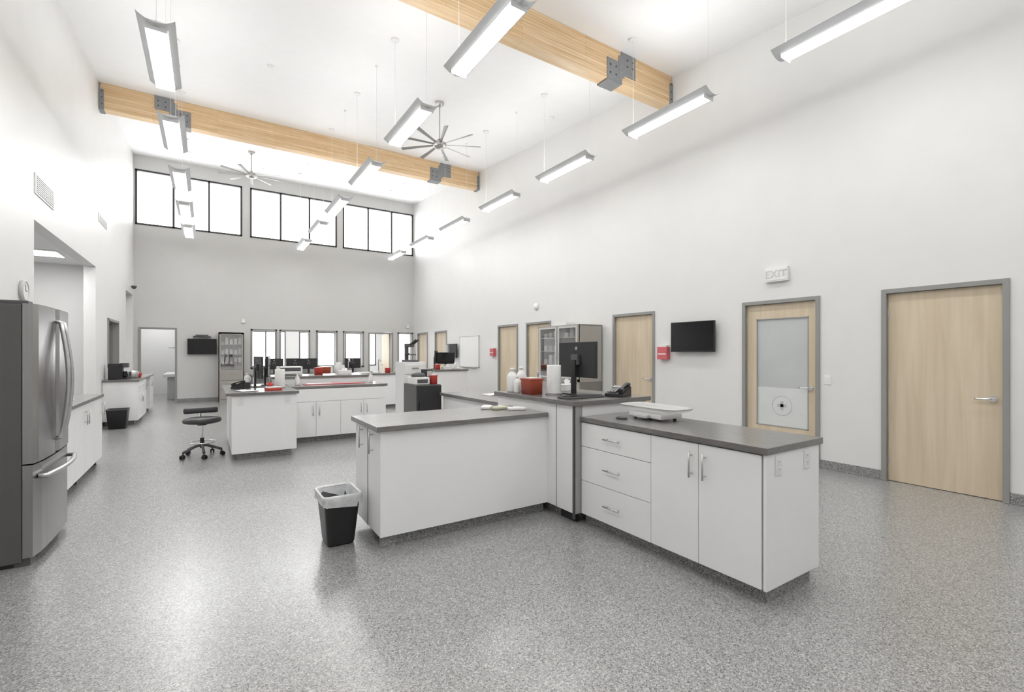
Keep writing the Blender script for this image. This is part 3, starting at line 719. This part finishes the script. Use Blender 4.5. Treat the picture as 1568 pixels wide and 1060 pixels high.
# island 2 items
monitor(.66,8.45,H,math.radians(98),.5,.34,.14); monitor(.84,8.85,H,math.radians(80),.5,.34,.14)
b=B(); b.lathe([(0,0.001),(.035,0.001),(.04,.1),(.036,.1),(.032,.01),(0,.01)],(.78,7.85,H),RED)
for k in range(4): b.cyl((.78,7.85,H+.02),(.78+.025*math.cos(k*1.6),7.85+.025*math.sin(k*1.6),H+.16),.004,BLACK,seg=6)
b.obj('pen_cup')
b=B(); b.box(-.1,.1,-.07,.07,0.001,.035,RED,.006); b.box(-.1,.1,-.07,.07,.035,.05,WPL,.004); b.obj('glove_box',origin=(0,0,0),mtx=place(.80,7.6,H,.2))
b=B(); b.box(-.55,.45,-.1,.1,0.001,.012,REDL,.003); b.box(-.5,-.1,-.08,.06,.012,.02,WPL,.002); b.obj('red_tray',origin=(0,0,0),mtx=place(1.9,8.55,H,0))
b=B(); b.box(-.14,.14,-.1,.1,0.001,.010,PAPER,.002); b.box(-.12,.15,-.11,.09,.010,.014,PAPER); b.obj('paper_stack',origin=(0,0,0),mtx=place(3.1,5.2,H,.1))
b=B(); b.box(-.11,.11,-.15,.15,0.001,.006,DGREY,.001); b.box(-.1,.1,-.14,.12,.006,.009,PAPER); b.box(-.04,.04,.115,.14,.006,.016,CHROME,.002); b.obj('clipboard',origin=(0,0,0),mtx=place(.46,7.62,H,.3))
spray(1.25,8.5,H,.4); spray(2.5,8.6,H,2); jug(.55,9.0,H,.2,.04)
tissue(2.2,9.3,HR,.1,WPL); sharps(1.75,9.4,HR,.14,.12,.14,RED)
b=B(); b.box(-.2,.2,-.15,.15,.001,.16,WPL,.01); b.box(-.17,.17,-.152,-.149,.08,.14,DGREY); b.box(-.15,.15,-.2,-.15,.03,.04,LGREY,.003); b.obj('printer',origin=(0,0,0),mtx=place(1.25,9.4,HR,0))
# third island
def faucet(x,y,z):
    b=B(); b.cyl((x,y,z+.001),(x,y,z+.02),.03,CHROME); b.tube([(x,y,z+.01),(x,y,z+.3),(x,y-.05,z+.37),(x,y-.13,z+.37),(x,y-.17,z+.3)],.013,CHROME); b.obj('faucet')
faucet(3.1,12.7,H); faucet(3.9,12.7,H)
sharps(2.47,12.5,H,.26,.22,.19,TERRA)
b=B(); b.box(3.2,3.8,12.35,12.6,H+.001,H+.03,WPL,.005); b.obj('instrument_tray')
spray(4.3,12.4,H); tissue(4.5,12.5,H,.2,WPL); roll(2.85,12.7,H); sharps(4.05,12.4,H,.12,.12,.14,RED)
monitor(4.8,10.95,HR,math.radians(60),.5,.32,.14); monitor(5.2,11.2,HR,math.radians(-20),.45,.3,.12)
jug(5.25,10.75,HR,.2,.04); tissue(5.0,10.7,HR,0,WPL); sharps(4.72,10.65,HR,.11,.11,.13,RED)
for x in (1.75,2.35,2.75,4.15): monitor(x,16.42,.79,math.radians(180 if x!=2.35 else 172),.52,.34,.14)
b=B(); b.box(-.18,.18,-.15,.15,.001,.22,WPL,.012); b.box(-.14,.14,.149,.152,.12,.2,DGREY); b.obj('printer',origin=(0,0,0),mtx=place(3.3,16.45,.79,0))
b=B(); b.box(-.14,.14,-.12,.12,.001,.25,PAPER,.003); b.obj('storage_box',origin=(0,0,0),mtx=place(3.72,16.45,.79,.1))
# left counter items
b=B(); b.box(-1.68,-1.45,12.3,12.5,H+.001,H+.32,BLACK,.01); b.box(-1.5,-1.38,12.31,12.49,H+.001,H+.03,BLACK,.004); b.box(-1.5,-1.36,12.31,12.49,H+.24,H+.33,DGREY,.01); b.lathe([(0,0),(.05,0),(.06,.05),(.045,.12),(.05,.13)],(-1.43,12.4,H+.03),SCREEN); b.obj('coffee_maker')
b=B(); b.lathe([(0,0.001),(.07,0.001),(.09,.08),(.09,.1),(.08,.1),(.06,.01),(0,.01)],(-1.3,13.1,H),RED); b.obj('bowl')
jug(-1.62,12.75,H,.28,.05); jug(-1.6,13.45,H,.2,.04)
b=B(); b.lathe([(0,0.001),(.1,0.001),(.11,.06),(.11,.14),(.105,.15),(.02,.16),(0,.18)],(-1.35,12.8,H),STEEL); b.obj('cooking_pot')
# exam table and lamp in room behind back wall
b=B(); b.box(-1.15,-.5,17.8,19.4,.70,.80,WPL,.02); b.box(-1.05,-.6,18.0,19.2,0,.70,LGREY,.01); b.obj('exam_table')
b=B(); b.cyl((-.45,18.2,ZR),(-.45,18.2,2.0),.02,WPL); b.tube([(-.45,18.2,2.0),(-.65,18.1,1.8),(-.85,18.0,1.62)],.015,MGREY); b.lathe([(0,.04),(.1,.03),(.14,0),(0,-.005)],(-.9,18.0,1.60),LGREY); b.obj('exam_lamp')

# ---------------------------------------------------------------- world & camera
w=bpy.data.worlds.new('sky'); scene.world=w; w.use_nodes=True
bg=w.node_tree.nodes['Background']; bg.inputs[0].default_value=(.98,.99,1,1); bg.inputs[1].default_value=6.5
cam=bpy.data.cameras.new('camera'); co=bpy.data.objects.new('camera',cam); scene.collection.objects.link(co)
co.location=(0,0,1.46); th=math.atan(466/720)
co.rotation_euler=(math.pi/2,0,-th)
cam.sensor_fit='HORIZONTAL'; cam.sensor_width=36; cam.lens=36*720/1568; cam.shift_y=10/1568; cam.clip_start=.05; cam.clip_end=200
scene.camera=co
